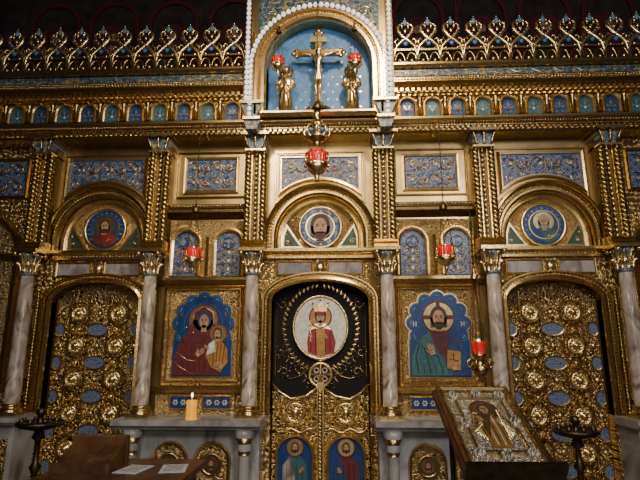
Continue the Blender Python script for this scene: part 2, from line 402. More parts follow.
b=B('entablature')
b.hm(-5.4,5.4,[(-.1,3.87),(.22,3.87),(.24,3.89),(.24,3.905),(.29,3.92),(.29,3.935),(.35,3.955),(.36,3.97),(.36,3.985),(.3,4.0),(.24,4.02),(-.1,4.02)],G)
n=int(10.8/.055)
for i in range(n):
    x=-5.4+(i+.5)*10.8/n; b.box(x-.014,x+.014,.24,.275,3.895,3.92,GL)
beads(b,[(-5.39,3.945),(5.39,3.945)],.011,.325,GL,.03)
for q in (-1,1):
    x0,x1=sorted((q*.8,q*5.4))
    b.box(x0,x1,-.1,.2,4.02,4.32,GF2)
    b.hm(x0,x1,[(.2,4.02),(.25,4.03),(.25,4.05),(.2,4.06)],G)
    sp=.268
    for i in range(17):
        c=q*(.8+.15+sp*i)
        if abs(c)>5.3: break
        ap=archp(c,.07,4.065,4.185,.07,12)
        b.plate(ap,.2,.21,TEA if i%2 else DBL)
        b.sweep(ap,[(0,.2),(0,.24),(.012,.25),(.02,.23),(.028,.24),(.036,.2)],GL)
        for a in range(5):
            t=pi*(a+.5)/5; b.plate([(c,4.13),(c+.045*cos(t)-.009*sin(t),4.13+.06*sin(t)+.009*cos(t)),(c+.055*cos(t),4.13+.085*sin(t)),(c+.045*cos(t)+.009*sin(t),4.13+.06*sin(t)-.009*cos(t))],.21,.216,LB_ if a%2==0 else GL)
        b.ball(c,.216,4.13,.015,CR if i%2 else RED,6,4,(1,.4,1))
        for s_ in (-1,1): scroll(b,c+s_*.03,4.095,.02,.215,LB_,pi/2,s_,.005)
        b.ball(c,.24,4.285,.016,GL,6,4)
        x=c+sp/2
        b.lathe(x,.23,4.06,[(.03,0),(.03,.02),(.018,.03),(.018,.17),(.032,.2),(.032,.22)],G,8)
        for k in (-1,1): b.tube([(x+k*.055,.215,4.07),(x+k*.055,.215,4.2),(x+k*.03,.22,4.25),(x,.225,4.27)],.008,GL,5)
    b.hm(x0,x1,[(.2,4.29),(.23,4.3),(.23,4.32),(.25,4.33),(.25,4.35),(.32,4.375),(.36,4.4),(.36,4.44),(.3,4.455),(.28,4.46),(-.1,4.46)],G)
    m=int((x1-x0)/.06)
    for i in range(m): b.box(x0+(i+.2)*.06,x0+(i+.75)*.06,.25,.3,4.32,4.355,GL)
    beads(b,[(x0+.02,4.42),(x1-.02,4.42)],.012,.362,GL,.032)
    b.box(x0,x1,-.05,.29,4.46,4.6,GD)
    b.box(x0+.02,x1-.02,.29,.3,4.495,4.565,EN2)
    b.tube([(x0+.02+k*.02,.304,4.53+.022*sin(k*.55)) for k in range(int((x1-x0)/.02)-1)],.005,GL,4)
    beads(b,[(x0,4.477),(x1,4.477)],.012,.3,GL,.03)
    b.hm(x0,x1,[(.29,4.575),(.33,4.585),(.35,4.605),(.35,4.63),(.31,4.645),(-.05,4.645)],G)
b.done(ICO)
b=B('openwork_cresting')
sp=.25
for q in (-1,1):
    for i in range(18):
        c=q*(.82+.13+sp*i)
        if abs(c)>5.25: break
        d=.27
        for k in (-1,1):
            cc=c+k*sp/4
            b.tube([(cc-.055*cos(pi*j/8),d,4.66+.13*sin(pi*j/8)) for j in range(9)],.013,G,5)
            b.ball(cc,d+.01,4.69,.022,GL,6,4)
            b.ball(cc,d+.01,4.83,.02,GL,6,4)
            b.tube([(c+k*.125,d,4.64),(c+k*.12,d,4.78),(c+k*.1,d+.01,4.86),(c+k*.04,d+.015,4.92),(c-k*.03,d+.02,4.97),(c-k*.075,d+.02,5.03),(c-k*.085,d+.02,5.09),(c-k*.06,d+.02,5.125),(c-k*.03,d+.02,5.11),(c-k*.035,d+.02,5.07)],[.018,.018,.022,.024,.024,.022,.02,.018,.015,.01],GL,6)
            b.tube([(c+k*.1,d,4.86),(c+k*.115,d+.02,4.92),(c+k*.09,d+.02,4.955),(c+k*.07,d+.02,4.93)],[.014,.014,.012,.008],GL,5)
            for t in range(3): b.ball(c-k*(.0+.028*t),d+.04,4.95+.035*t,.008,CR,5,3)
        b.ball(c,d+.02,4.89,.026,SKY,8,5,(1,.5,1)); b.ball(c,d+.02,5.05,.02,GL,8,5,(1,.5,1.5))
        b.ball(c,d+.02,5.15,.026,LB_,8,5,(1,.6,1.5)); b.ball(c,d+.02,5.2,.013,GL,6,4)
        for k in (-1,1): b.ball(c+k*.032,d+.02,5.14,.018,GL,6,4)
        b.ball(c+sp/2,d+.015,4.86,.022,GL,6,4,(1,.5,1))
    x0,x1=sorted((q*.82,q*5.4)); b.box(x0,x1,.25,.29,4.81,4.83,GL)
b.done(ICO)

b=B('crucifix_tabernacle')
cz=4.6
hole=archp(0,.56,4.03,cz,.56,28)
b.plate([(-.8,4.0),(-.8,5.8),(.8,5.8),(.8,4.0)]+hole[::-1],.1,.36,GP)
b.plate([(-.66,cz+.35),(-.66,5.7),(.66,5.7),(.66,cz+.35)]+[(p[0]*1.35,cz+(p[1]-cz)*1.35) for p in hole[1:-1] if p[1]>cz+.25][::-1],.36,.37,EN2)
for q in (-1,1):
    scroll(b,q*.5,5.24,.08,.375,GL,0,q,.009); scroll(b,q*.58,5.07,.05,.375,GL,0,q,.008)
b.sweep(hole,[(0,.2),(0,.38),(.02,.41),(.05,.41),(.06,.385),(.085,.385),(.095,.42),(.12,.42),(.13,.36)],GL)
b.sweep(hole,[(.125,.36),(.125,.4),(.2,.4),(.2,.36)],GD)
beads(b,offs(hole,.073),.012,.4,G,.034)
beads(b,offs(hole,.163),.028,.41,BULB,.062)
for q in (-1,1):
    b.box(q*.765-.035,q*.765+.035,.3,.4,4.2,5.8,GD)
    beads(b,[(q*.765,4.22),(q*.765,5.78)],.026,.41,BULB,.06)
    b.box(q*.7-.012,q*.7+.012,.3,.42,4.2,5.0,G)
    x=q*.7
    b.box(x-.13,x+.13,.1,.44,4.15,4.18,GL)
    b.plate([(x-.06,4.0),(x-.12,4.15),(x+.12,4.15),(x+.06,4.0)],.1,.42,EN2)
    b.box(x-.09,x+.09,.1,.43,3.97,4.0,GL)
    b.plate([(x-.05,3.87),(x-.09,3.97),(x+.09,3.97),(x+.05,3.87)],.1,.4,EN2)
    b.tube([(x-.06,.42,4.0),(x-.12,.44,4.15),(x+.12,.44,4.15),(x+.06,.42,4.0)],.01,GL,5)
b.hm(-.6,.6,[(.2,4.0),(.44,4.0),(.46,4.02),(.46,4.04),(.42,4.05),(.2,4.05)],GL)
b.plate(archp(0,.57,4.03,cz,.57,28),.18,.22,SKY)
for i in range(-5,6):
    for j in range(12):
        x=i*.1+(.05 if j%2 else 0); z=4.1+j*.09
        if abs(x)<.5 and (z<cz or (x*x+(z-cz)**2)<.26):
            b.plate([(x+.017*(1 if k%2==0 else .35)*cos(k*pi/4),z+.017*(1 if k%2==0 else .35)*sin(k*pi/4)) for k in range(8)],.22,.225,GL)
b.box(-.8,.8,.1,.45,5.8,5.9,G)
b.done(ICO)

b=B('archway_plinths')
for q in (-1,1):
    x0,x1=sorted((q*.52,q*1.9))
    b.hm(x0,x1,[(0,.9),(.4,.9),(.42,.93),(.46,.94),(.46,.99),(0,.99)],MG)
    b.box(x0+.04,x1-.04,0,.24,0,.9,MG)
    for c in (q*.68,q*1.73):
        b.lathe(c,.34,.0,[(.09,0),(.09,.1),(.06,.14),(.055,.16),(.05,.7),(.07,.74),(.06,.78),(.09,.85),(.09,.9)],MG,14)
        b.lathe(c,.34,.68,[(.056,0),(.06,.02),(.056,.04),(.056,.08),(.085,.16)],G,14)
    for k in (-1,1):
        c=q*XB+k*.2
        ap=archp(c,.15,.15,.6,.15)
        b.plate(ap,.24,.25,GF2); b.sweep(ap,[(0,.24),(0,.27),(.02,.28),(.03,.24)],G)
        b.lathe(c,.25,.58,[(.1,0),(.1,.02),(.085,.025),(.08,.01),(.002,.01)],G,20,'d'); b.ell(c,.58,.08,.08,.255,.265,GREEN,20)
        head(b,c,.585,.07,.266,halo=G)
    c=q*XO
    b.hm(c-.2,c+.2,[(0,.93),(.4,.93),(.44,.96),(.44,1.0),(0,1.0)],MG)
    b.box(c-.15,c+.15,0,.34,0,.93,MG); b.box(c-.1,c+.1,.34,.36,.15,.8,GF2)
b.done(ICO)

# ---------------- marble columns ----------------
for x in (-XO,-XM,-XI,XI,XM,XO):
    b=B('marble_column')
    zb=1.0 if abs(x)>2.9 else .99
    b.box(x-.11,x+.11,.09,.31,zb,zb+.03,G)
    b.lathe(x,.2,zb,[(.105,.03),(.11,.045),(.1,.06),(.085,.065),(.085,.08),(.095,.09),(.085,.105),(.07,.11)],G,20)
    b.lathe(x,.2,zb,[(.07,.11),(.071,.5),(.068,.9),(.062,1.36)],MAR,24)
    t=zb+1.36
    b.lathe(x,.2,t,[(.062,0),(.075,.01),(.075,.025),(.064,.035),(.066,.05),(.07,.12),(.1,.2),(.115,.235)],EN2,20)
    for ring,(h0,h1,n) in enumerate(((.03,.13,8),(.1,.22,8))):
        for i in range(n):
            a=2*pi*(i+.5*ring)/n
            pts=[(x+r*cos(a),.2+r*sin(a),t+h) for r,h in ((.068,h0),(.076,h0+.05),(.09,h1-.015),(.115,h1),(.125,h1-.02))]
            b.tube(pts,[.018,.022,.02,.014,.006],GL,5)
    for k in (-1,1):
        for dd in (.1,.3):
            b.ball(x+k*.1,dd,t+.225,.028,GL,8,6)
    b.box(x-.13,x+.13,.07,.33,t+.24,t+.275,G)
    b.done()

# ---------------- medallions ----------------
def medallion(name,cx,cz,r,robe,mant,hair,ring,bg,halo=GL,big=False):
    b=B(name); d=-.09
    b.lathe(cx,d,cz,[(r*1.08,0),(r*1.1,.03),(r*1.02,.045),(r*.96,.03),(r*.95,.02),(.002,.02)],GL,36,'d')
    b.ell(cx,cz,r*.96,r*.96,d+.02,d+.028,ring,36)
    b.ell(cx,cz,r*.68,r*.68,d+.028,d+.032,bg,36)
    b.sweep(circ(cx,cz,r*.7,36),[(-.01,d+.028),(-.006,d+.04),(.006,d+.04),(.01,d+.028)],GL,True)
    for i in range(20):
        a=2*pi*i/20; b.ball(cx+r*.83*cos(a),d+.028,cz+r*.83*sin(a),r*.05,GL if i%2 else SKY,6,4,(1,.4,1))
    if big: head(b,cx,cz+.01,r*1.15,d+.034,hair=hair,halo=None); fold(b,[(cx-.12,cz-.06),(cx,cz-.14),(cx+.12,cz-.06)],d+.034,WH,.006)
    else: bust(b,cx,cz-.02,r*.82,d+.034,robe,mant,hair,halo=halo)
    b.done()
medallion('saint_medallion',-XD,2.92,.22,RED,MRN,HAIR,BL,DBL)
medallion('saint_medallion',XD,2.92,.22,TEA,DBL,GREY,BL,DBL)
medallion('holy_face_medallion',0,2.92,.22,MB,GREEN,HAIR,EN3,MB,GREY,True)

# ---------------- icons ----------------
def icon_base(b,c,col):
    z0=1.36; zc=1.88
    lob=[]
    for i in range(9):
        a=radians(-28+29.5*i); lob.append((c+.25*cos(a),zc+.255*sin(a)))
    for dd,g,m in ((.012,.016,GL),(.03,0,col)):
        b.plate(rect(c-.3-g,c+.3+g,z0-g,1.72),.01,dd+.01,m)
        for i,(x,z) in enumerate(lob): b.ell(x,z,.072+g,.072+g,.01,dd+.0101+.0003*i,m,22)
        b.ell(c,zc,.25,.255,.01,dd+.0135,m,28)
    for (x,z) in lob:
        vx,vz=x-c,z-zc; a0=math.atan2(vz,vx)
        b.tube([(x+.055*cos(a0+t),.045,z+.055*sin(a0+t)) for t in [k*.24-1.2 for k in range(11)]],.0035,SKY,4)
        for t in (-.5,0,.5): b.ball(x+.03*cos(a0+t),.044,z+.03*sin(a0+t),.008,LB_,6,4,(1,.4,1))
    for t in range(30):
        a=radians(-20+t*220/29); b.ball(c+.2*cos(a),.046,zc+.205*sin(a),.006,SKY if t%2 else LB_,5,3,(1,.4,1))
    return .045
b=B('icon_mother_and_child')
c=-XB; d=icon_base(b,c,BL)
hz=1.95
b.ell(c,hz-.03,.15,.15,d,d+.003,GL,30)
b.sweep(circ(c,hz-.03,.15,30),[(-.006,d),(0,d+.008),(.006,d)],RED,True)
b.plate([(c-.29,1.37),(c-.28,1.55),(c-.22,1.73),(c-.1,1.84),(c+.1,1.84),(c+.2,1.72),(c+.24,1.6),(c+.2,1.37)],d,d+.004,MRN)
b.ell(c,hz-.02,.11,.125,d+.004,d+.007,MRN)
b.plate([(c-.11,hz-.03),(c+.11,hz-.03),(c+.16,1.76),(c-.17,1.76)],d+.004,d+.007,MRN)
head(b,c+.01,hz-.035,.165,d+.007,beard=False,halo=None,hair=DBL)
fold(b,[(c-.11,hz-.05),(c-.095,hz+.05),(c,hz+.105),(c+.095,hz+.05),(c+.11,hz-.05),(c+.08,1.79),(c-.02,1.69)],d+.008,GL,.004)
for k in range(5): fold(b,[(c-.2+.04*k,1.72-.02*k),(c-.22+.06*k,1.6),(c-.16+.05*k,1.4)],d+.005,RED,.004)
fold(b,[(c-.27,1.6),(c-.15,1.52),(c-.02,1.5)],d+.006,GL,.004)
fold(b,[(c-.28,1.5),(c-.2,1.44),(c-.08,1.38)],d+.006,GL,.004)
for q in (-.07,.0): b.ball(c+q-.1,d+.008,1.84-.05*(q>-.01),.012,GL,6,4)
b.ell(c+.16,1.78,.09,.09,d+.005,d+.009,GL,24)
b.sweep(circ(c+.16,1.78,.09,24),[(-.005,d+.008),(0,d+.014),(.005,d+.008)],RED,True)
b.plate([(c+.07,1.68),(c+.13,1.72),(c+.2,1.71),(c+.26,1.63),(c+.27,1.5),(c+.2,1.4),(c+.1,1.45),(c+.04,1.56)],d+.006,d+.012,ORG)
b.plate([(c+.07,1.68),(c+.13,1.72),(c+.14,1.6),(c+.05,1.57)],d+.012,d+.014,WH)
head(b,c+.155,1.78,.11,d+.01,beard=False,halo=None)
for k in range(4): fold(b,[(c+.13+.035*k,1.68),(c+.12+.035*k,1.57),(c+.12+.03*k,1.45)],d+.013,MRN,.003)
hand(b,c-.03,1.58,.09,d+.013,-.9); hand(b,c+.2,1.46,.09,d+.015,1.1); hand(b,c+.06,1.64,.05,d+.014,.9)
for q in (-1,1): b.box(c+q*.23-.018,c+q*.23+.018,d,d+.003,1.985,1.992,GL); b.box(c+q*.23-.004,c+q*.23+.004,d,d+.003,1.95,1.99,GL)
b.done()
b=B('icon_christ_pantocrator')
c=XB; d=icon_base(b,c,BL); hz=1.97
b.ell(c,hz-.03,.155,.155,d,d+.003,GL,30)
b.sweep(circ(c,hz-.03,.155,30),[(-.006,d),(0,d+.008),(.006,d)],RED,True)
for p in ((0,1),(1,0),(-1,0)):
    b.plate([(c+p[0]*.15-p[1]*.02,hz-.03+p[1]*.15-p[0]*.02),(c+p[0]*.15+p[1]*.02,hz-.03+p[1]*.15+p[0]*.02),(c+p[1]*.02,hz-.03+p[0]*.02),(c-p[1]*.02,hz-.03-p[0]*.02)],d+.003,d+.004,MRN)
b.plate([(c-.29,1.37),(c-.28,1.55),(c-.2,1.72),(c-.08,1.81),(c+.08,1.81),(c+.2,1.72),(c+.28,1.55),(c+.29,1.37)],d,d+.004,MRN)
b.plate([(c-.29,1.37),(c-.28,1.55),(c-.2,1.72),(c-.1,1.8),(c-.05,1.66),(c+.04,1.5),(c+.13,1.44),(c+.1,1.37)],d+.004,d+.007,TEA)
b.plate([(c+.29,1.37),(c+.28,1.55),(c+.21,1.71),(c+.1,1.79),(c+.08,1.62),(c+.12,1.5),(c+.02,1.37)],d+.004,d+.0065,DBL)
head(b,c,hz-.03,.2,d+.007,halo=None)
for k in range(6): fold(b,[(c-.2+.02*k,1.69-.02*k),(c-.24+.055*k,1.55),(c-.22+.06*k,1.4)],d+.008,SKY if k%2 else DBL,.004)
for k in range(3): fold(b,[(c+.15+.03*k,1.7-.04*k),(c+.2+.02*k,1.55),(c+.22+.03*k,1.4)],d+.008,SKY,.003)
for k in range(3): fold(b,[(c-.02+.03*k,1.75),(c+.0+.03*k,1.66),(c+.0+.03*k,1.56)],d+.005,ORG,.003)
b.plate([(c+.06,1.44),(c+.07,1.62),(c+.2,1.6),(c+.19,1.42)],d+.007,d+.016,ORG)
fold(b,[(c+.09,1.53),(c+.18,1.51)],d+.017,RED,.004); fold(b,[(c+.13,1.59),(c+.125,1.45)],d+.017,RED,.004)
hand(b,c-.08,1.6,.1,d+.012,.25); hand(b,c+.13,1.45,.09,d+.018,.2)
for q in (-1,1):
    for k in (-1,1): b.box(c+q*.24+k*.014-.004,c+q*.24+k*.014+.004,d,d+.003,1.85,1.9,WH)
    b.box(c+q*.24-.016,c+q*.24+.016,d,d+.003,1.87,1.877,WH)
b.done()

# ---------------- royal doors ----------------
b=B('royal_doors')
d=-.14
b.plate(archp(0,.5,0,2.12,.2),d-.06,d,VEL)
for q in (-1,1):
    b.plate([(0,0),(q*.49,0),(q*.49,1.28),(q*.42,1.2),(q*.3,1.13),(q*.15,1.16),(0,1.24)],d,d+.02,GDR)
    b.tube([(q*.49,d+.03,1.28),(q*.42,d+.03,1.2),(q*.3,d+.03,1.13),(q*.15,d+.03,1.16),(q*.03,d+.03,1.24)],.016,GL,6)
    boss(b,q*.255,1.0,.1,d+.02,GL,G,12)
    b.sweep(circ(q*.255,1.0,.14),[(-.012,d+.02),(0,d+.04),(.012,d+.02)],GL,True)
    for k in range(8):
        a=k*pi/4+.4; cxx,czz=q*.255+.18*cos(a),1.0+.16*sin(a)
        if abs(cxx)<.46 and abs(cxx)>.06 and czz<1.12: b.sweep(circ(cxx,czz,.03,12),[(-.008,d+.02),(0,d+.035),(.008,d+.02)],GL,True)
    ap=archp(q*.255,.17,.1,.6,.17)
    b.plate(ap,d+.02,d+.03,BL); b.sweep(ap,[(0,d+.02),(0,d+.06),(.02,d+.07),(.035,d+.02)],GL)
    x=q*.255
    b.plate([(x-.13,.1),(x-.12,.5),(x-.05,.6),(x+.05,.6),(x+.12,.5),(x+.13,.1)],d+.03,d+.034,TEA if q<0 else MRN)
    b.plate([(x-.13,.1),(x-.12,.5),(x-.05,.58),(x+.0,.4),(x+.02,.1)],d+.034,d+.037,MB if q<0 else DBL)
    head(b,x,.67,.09,d+.037,halo=GL)
    for k in range(4): fold(b,[(x-.08+.05*k,.52),(x-.09+.06*k,.2)],d+.038,GL,.003)
    hand(b,x-q*.06,.45,.05,d+.04,q*.6)
    b.tube([(q*(.06+.04*i),d+.035,.83+.02*sin(i*1.3)) for i in range(11)],.01,GL,5)
    b.tube([(q*.47,d+.01,1.35),(q*.47,d+.01,2.08)],.007,G,5)
    for i in range(26):
        a=-pi/2+pi*i/25; x=q*.37*cos(a); z=1.853+.42*sin(a)
        if abs(x)<.46 and z<2.3-.3*(abs(x))**1.5:
            for sgn in (-1,1):
                e=a+sgn*.5
                lx,lz=q*cos(e),sin(e)
                b.plate([(x,z),(x+lx*.02-lz*.009,z+lz*.02+lx*.009),(x+lx*.045,z+lz*.045),(x+lx*.02+lz*.009,z+lz*.02-lx*.009)],d,d+.006,G if sgn>0 else GD)
            b.ball(x,d+.004,z,.008,G,6,4,(1,.4,1))
    for (sx,sz,sg) in ((.3,1.5,1),(.38,1.4,1),(.2,1.42,-1),(.4,2.1,-1),(.12,1.3,1),(.42,1.6,-1)):
        b.tube([(q*(sx+.05*cos(t)*(1-t/8)),d+.006,sz+sg*.05*sin(t)*(1-t/8)) for t in [k*.6 for k in range(11)]],.004,G,5)
        for k in range(6): b.ball(q*(sx+.06*cos(k)),d+.004,sz+.06*sin(k),.007,G,6,4,(1,.5,1))
    b.tube([(q*.05,d+.01,1.48),(q*.12,d+.01,1.44),(q*.2,d+.01,1.36),(q*.3,d+.01,1.33),(q*.42,d+.01,1.36)],.005,G,5)
b.box(-.035,.035,d,d+.05,0,1.3,GL)
rope(b,0,d+.06,.1,1.22,.012,.014,.07,G)
b.lathe(0,d,1.37,[(.13,0),(.13,.04),(.115,.05),(.1,.04),(.1,.01),(.002,.01)],GL,28,'d')
b.ell(0,1.37,.1,.1,d+.01,d+.015,INK,24)
for a in range(4):
    t=a*pi/2; b.tube([(0,d+.03,1.37),(.1*cos(t),d+.03,1.37+.1*sin(t))],.013,GL,5); t+=pi/4
    b.sweep(circ(.06*cos(t),1.37+.06*sin(t),.024,10),[(-.006,d+.02),(0,d+.035),(.006,d+.02)],CR,True)
b.lathe(0,d,1.853,[(.3,0),(.3,.03),(.285,.045),(.27,.03),(.27,.02),(.002,.02)],GL,40,'d',sy=1.14)
b.ell(0,1.853,.272,.31,d+.02,d+.026,WH,36)
for i in range(40):
    a=2*pi*i/40; b.ball(.285*cos(a),d+.045,1.853+.325*sin(a),.008,CR,5,3)
dd=d+.027
b.plate([(-.13,1.59),(-.14,1.7),(-.12,1.83),(-.05,1.89),(.05,1.89),(.12,1.83),(.16,1.7),(.14,1.59),(0,1.55)],dd,dd+.004,RED)
b.plate([(-.035,1.56),(-.045,1.85),(.045,1.85),(.05,1.56)],dd+.004,dd+.006,ORG)
b.plate([(-.12,1.82),(-.05,1.89),(.05,1.89),(.12,1.82),(.05,1.84),(-.05,1.84)],dd+.004,dd+.007,GL)
head(b,0,1.96,.14,dd+.004,beard=False,halo=ORG,hr=.82)
b.plate([(-.055,1.995),(-.085,2.1),(-.04,2.06),(0,2.13),(.04,2.06),(.085,2.1),(.055,1.995)],dd+.012,dd+.022,G)
b.plate(rect(-.058,.058,1.99,2.015),dd+.02,dd+.026,RED)
for k in (-1,0,1): b.ball(k*.08,dd+.02,2.1+.03*(k==0),.011,RED,6,4)
b.plate([(-.11,1.7),(-.097,1.7),(-.097,1.93),(-.11,1.93)],dd+.006,dd+.01,G); b.plate([(-.14,1.87),(-.07,1.87),(-.07,1.885),(-.14,1.885)],dd+.006,dd+.01,G)
hand(b,-.1,1.76,.05,dd+.01,.2); hand(b,.06,1.75,.05,dd+.008,.5)
for k in (0,1,3,4): fold(b,[(-.1+.05*k,1.8),(-.1+.05*k,1.6)],dd+.006,MRN,.003)
b.done()

# ---------------- deacon doors ----------------
for q in (-1,1):
    b=B('deacon_door'); cx=q*XD; d=-.12
    b.plate(archp(cx,.47,0,2.12,.2),d-.06,d,GDR)
    zz=[2.08-.34*i for i in range(7)]
    for i,z in enumerate(zz):
        for k in (-1,1):
            if z>0:
                boss(b,cx+k*.215,z-.08,.085,d+.01,GL,GL,10)
                b.ball(cx+k*.215,d+.04,z-.08,.028,GL,8,5)
                b.sweep(circ(cx+k*.215,z-.08,.12,24),[(-.012,d),(0,d+.025),(.012,d)],G,True)
                for t in range(8):
                    a=t*pi/4+.39; b.ball(cx+k*.215+.145*cos(a),d+.01,z-.08+.145*sin(a),.013,G,6,4)
        if z-.25>0:
            for xx,hw in ((0,.11),(-.41,.05),(.41,.05)):
                o=[(cx+xx+hw*cos(-2*pi*t/16),z-.25+.065*sin(-2*pi*t/16)) for t in range(16)]
                b.plate(o,d,d+.012,ENL); b.sweep(o,[(-.004,d),(-.003,d+.02),(.007,d+.022),(.01,d)],G,True)
                if xx==0:
                    for t in range(5): b.ball(cx-.07+.035*t,d+.014,z-.25,.008,LB_,6,4)
            for xx in (-.205,.205): b.sweep(circ(cx+xx,z-.25,.05,14),[(-.01,d),(0,d+.02),(.01,d)],G,True); b.ball(cx+xx,d+.01,z-.25,.022,GL,8,4)
        for xx in (0,-.4,.4):
            if z-.08>0:
                b.ball(cx+xx,d+.005,z-.08,.026,GL,8,5,(1,.6,1))
                for a in range(6): b.ball(cx+xx+.048*cos(a*pi/3),d+.005,z-.08+.048*sin(a*pi/3),.013,G,6,4)
    for xx in (-.31,-.11,.11,.31):
        b.box(cx+xx-.005,cx+xx+.005,d,d+.015,0,2.22,G)
    b.box(cx-.47,cx-.45,d,d+.03,0,2.12,G); b.box(cx+.45,cx+.47,d,d+.03,0,2.12,G)
    b.done()

# ---------------- crucifix + statues ----------------
b=B('crucifix'); d=.36; x0=0
b.box(x0-.032,x0+.032,d-.02,d+.02,4.05,5.0,G); b.box(x0-.24,x0+.24,d-.02,d+.02,4.725,4.79,G)
b.box(x0-.09,x0+.09,d-.02,d+.03,4.88,4.93,GL)
for (x,z) in ((x0-.24,4.757),(x0+.24,4.757),(x0,5.0)):
    for a in range(3):
        t=(pi if x<x0 else (0 if x>x0 else pi/2))+(a-1)*pi/2; b.ball(x+.03*cos(t),d,z+.03*sin(t),.03,G,8,5,(1,.6,1))
b.lathe(x0,d,4.05,[(.14,0),(.14,.03),(.08,.06),(.05,.12)],GL,14)
for k in range(10):
    a=pi*k/9; b.tube([(x0+.06*cos(a),d+.01,4.757+.06*sin(a)),(x0+.13*cos(a),d+.01,4.757+.13*sin(a))],[.008,.003],G,4)
cross=b.done()
def skin(name,V,E,mat,parent):
    me=bpy.data.meshes.new(name); me.from_pydata([v[0] for v in V],E,[]); me.materials.append(mat)
    o=bpy.data.objects.new(name,me); bpy.context.collection.objects.link(o)
    m=o.modifiers.new('s','SKIN'); sv=me.skin_vertices[0].data if me.skin_vertices else None
    if sv is None:
        bpy.context.view_layer.objects.active=o; o.select_set(True)
        bpy.ops.mesh.customdata_skin_add(); sv=me.skin_vertices[0].data
    for i,v in enumerate(V): sv[i].radius=(v[1],v[1])
    sv[0].use_root=True; m.use_smooth_shade=True
    o.modifiers.new('ss','SUBSURF').levels=1; o.modifiers['ss'].render_levels=2
    o.parent=parent; o.matrix_parent_inverse=parent.matrix_world.inverted()
    return o
bpy.context.view_layer.update()
y=-(d+.045)
V=[((0,y,4.46),.032),((0,y-.012,4.56),.03),((0,y-.01,4.66),.04),((0,y-.01,4.71),.02),((0.01,y-.02,4.76),.026),((0.012,y-.02,4.79),.022),
   ((-.06,y,4.70),.017),((-.14,y,4.725),.013),((-.22,y+.02,4.76),.009),((.06,y,4.70),.017),((.14,y,4.725),.013),((.22,y+.02,4.76),.009),
   ((-.022,y,4.42),.022),((-.028,y-.03,4.32),.018),((-.015,y,4.2),.012),((-.012,y-.03,4.17),.01),
   ((.022,y,4.42),.022),((.02,y-.035,4.32),.018),((.012,y,4.2),.012),((.01,y-.03,4.17),.01)]
E=[(0,1),(1,2),(2,3),(3,4),(4,5),(2,6),(6,7),(7,8),(2,9),(9,10),(10,11),(0,12),(12,13),(13,14),(14,15),(0,16),(16,17),(17,18),(18,19)]
try: skin('corpus',V,E,GL,cross)
except Exception as ex: print('skin fail',ex)
for q in (-1,1):
    b=B('gilded_saint_statue'); x=q*.35; dd=.34; z=4.05; M=GL
    b.lathe(x,dd,z,[(.085,0),(.085,.03),(.06,.04)],GL,12)
    b.lathe(x,dd,z+.04,[(.075,0),(.068,.1),(.055,.2),(.06,.28),(.068,.33),(.062,.38),(.035,.41),(.022,.425),(.022,.445)],M,32,sy=.7,fold=.09,nf=8)
    b.ball(x,dd+.005,z+.515,.042,M,12,8,(.85,.95,1.15))
    b.ball(x,dd-.012,z+.525,.046,G,12,8,(.95,.9,1.15))
    b.ball(x,dd+.046,z+.51,.008,M,6,4)
    b.lathe(x,dd-.04,z+.52,[(.075,0),(.075,.006),(.002,.006)],GL,20,'d')
    for k in (-1,1):
        b.tube([(x+k*.062,dd,z+.4),(x+k*.085,dd+.02,z+.32),(x+k*.06,dd+.06,z+.27),(x+k*.015,dd+.08,z+.31)],[.026,.026,.02,.013],M,8)
        for f in range(4): b.tube([(x+k*.015,dd+.08,z+.31+f*.006),(x+k*.005,dd+.085,z+.335+f*.008)],.005,M,4)
    b.tube([(x-.05,dd+.04,z+.35),(x+.03,dd+.06,z+.22),(x+.04,dd+.055,z+.08)],.012,G,6)
    b.done()

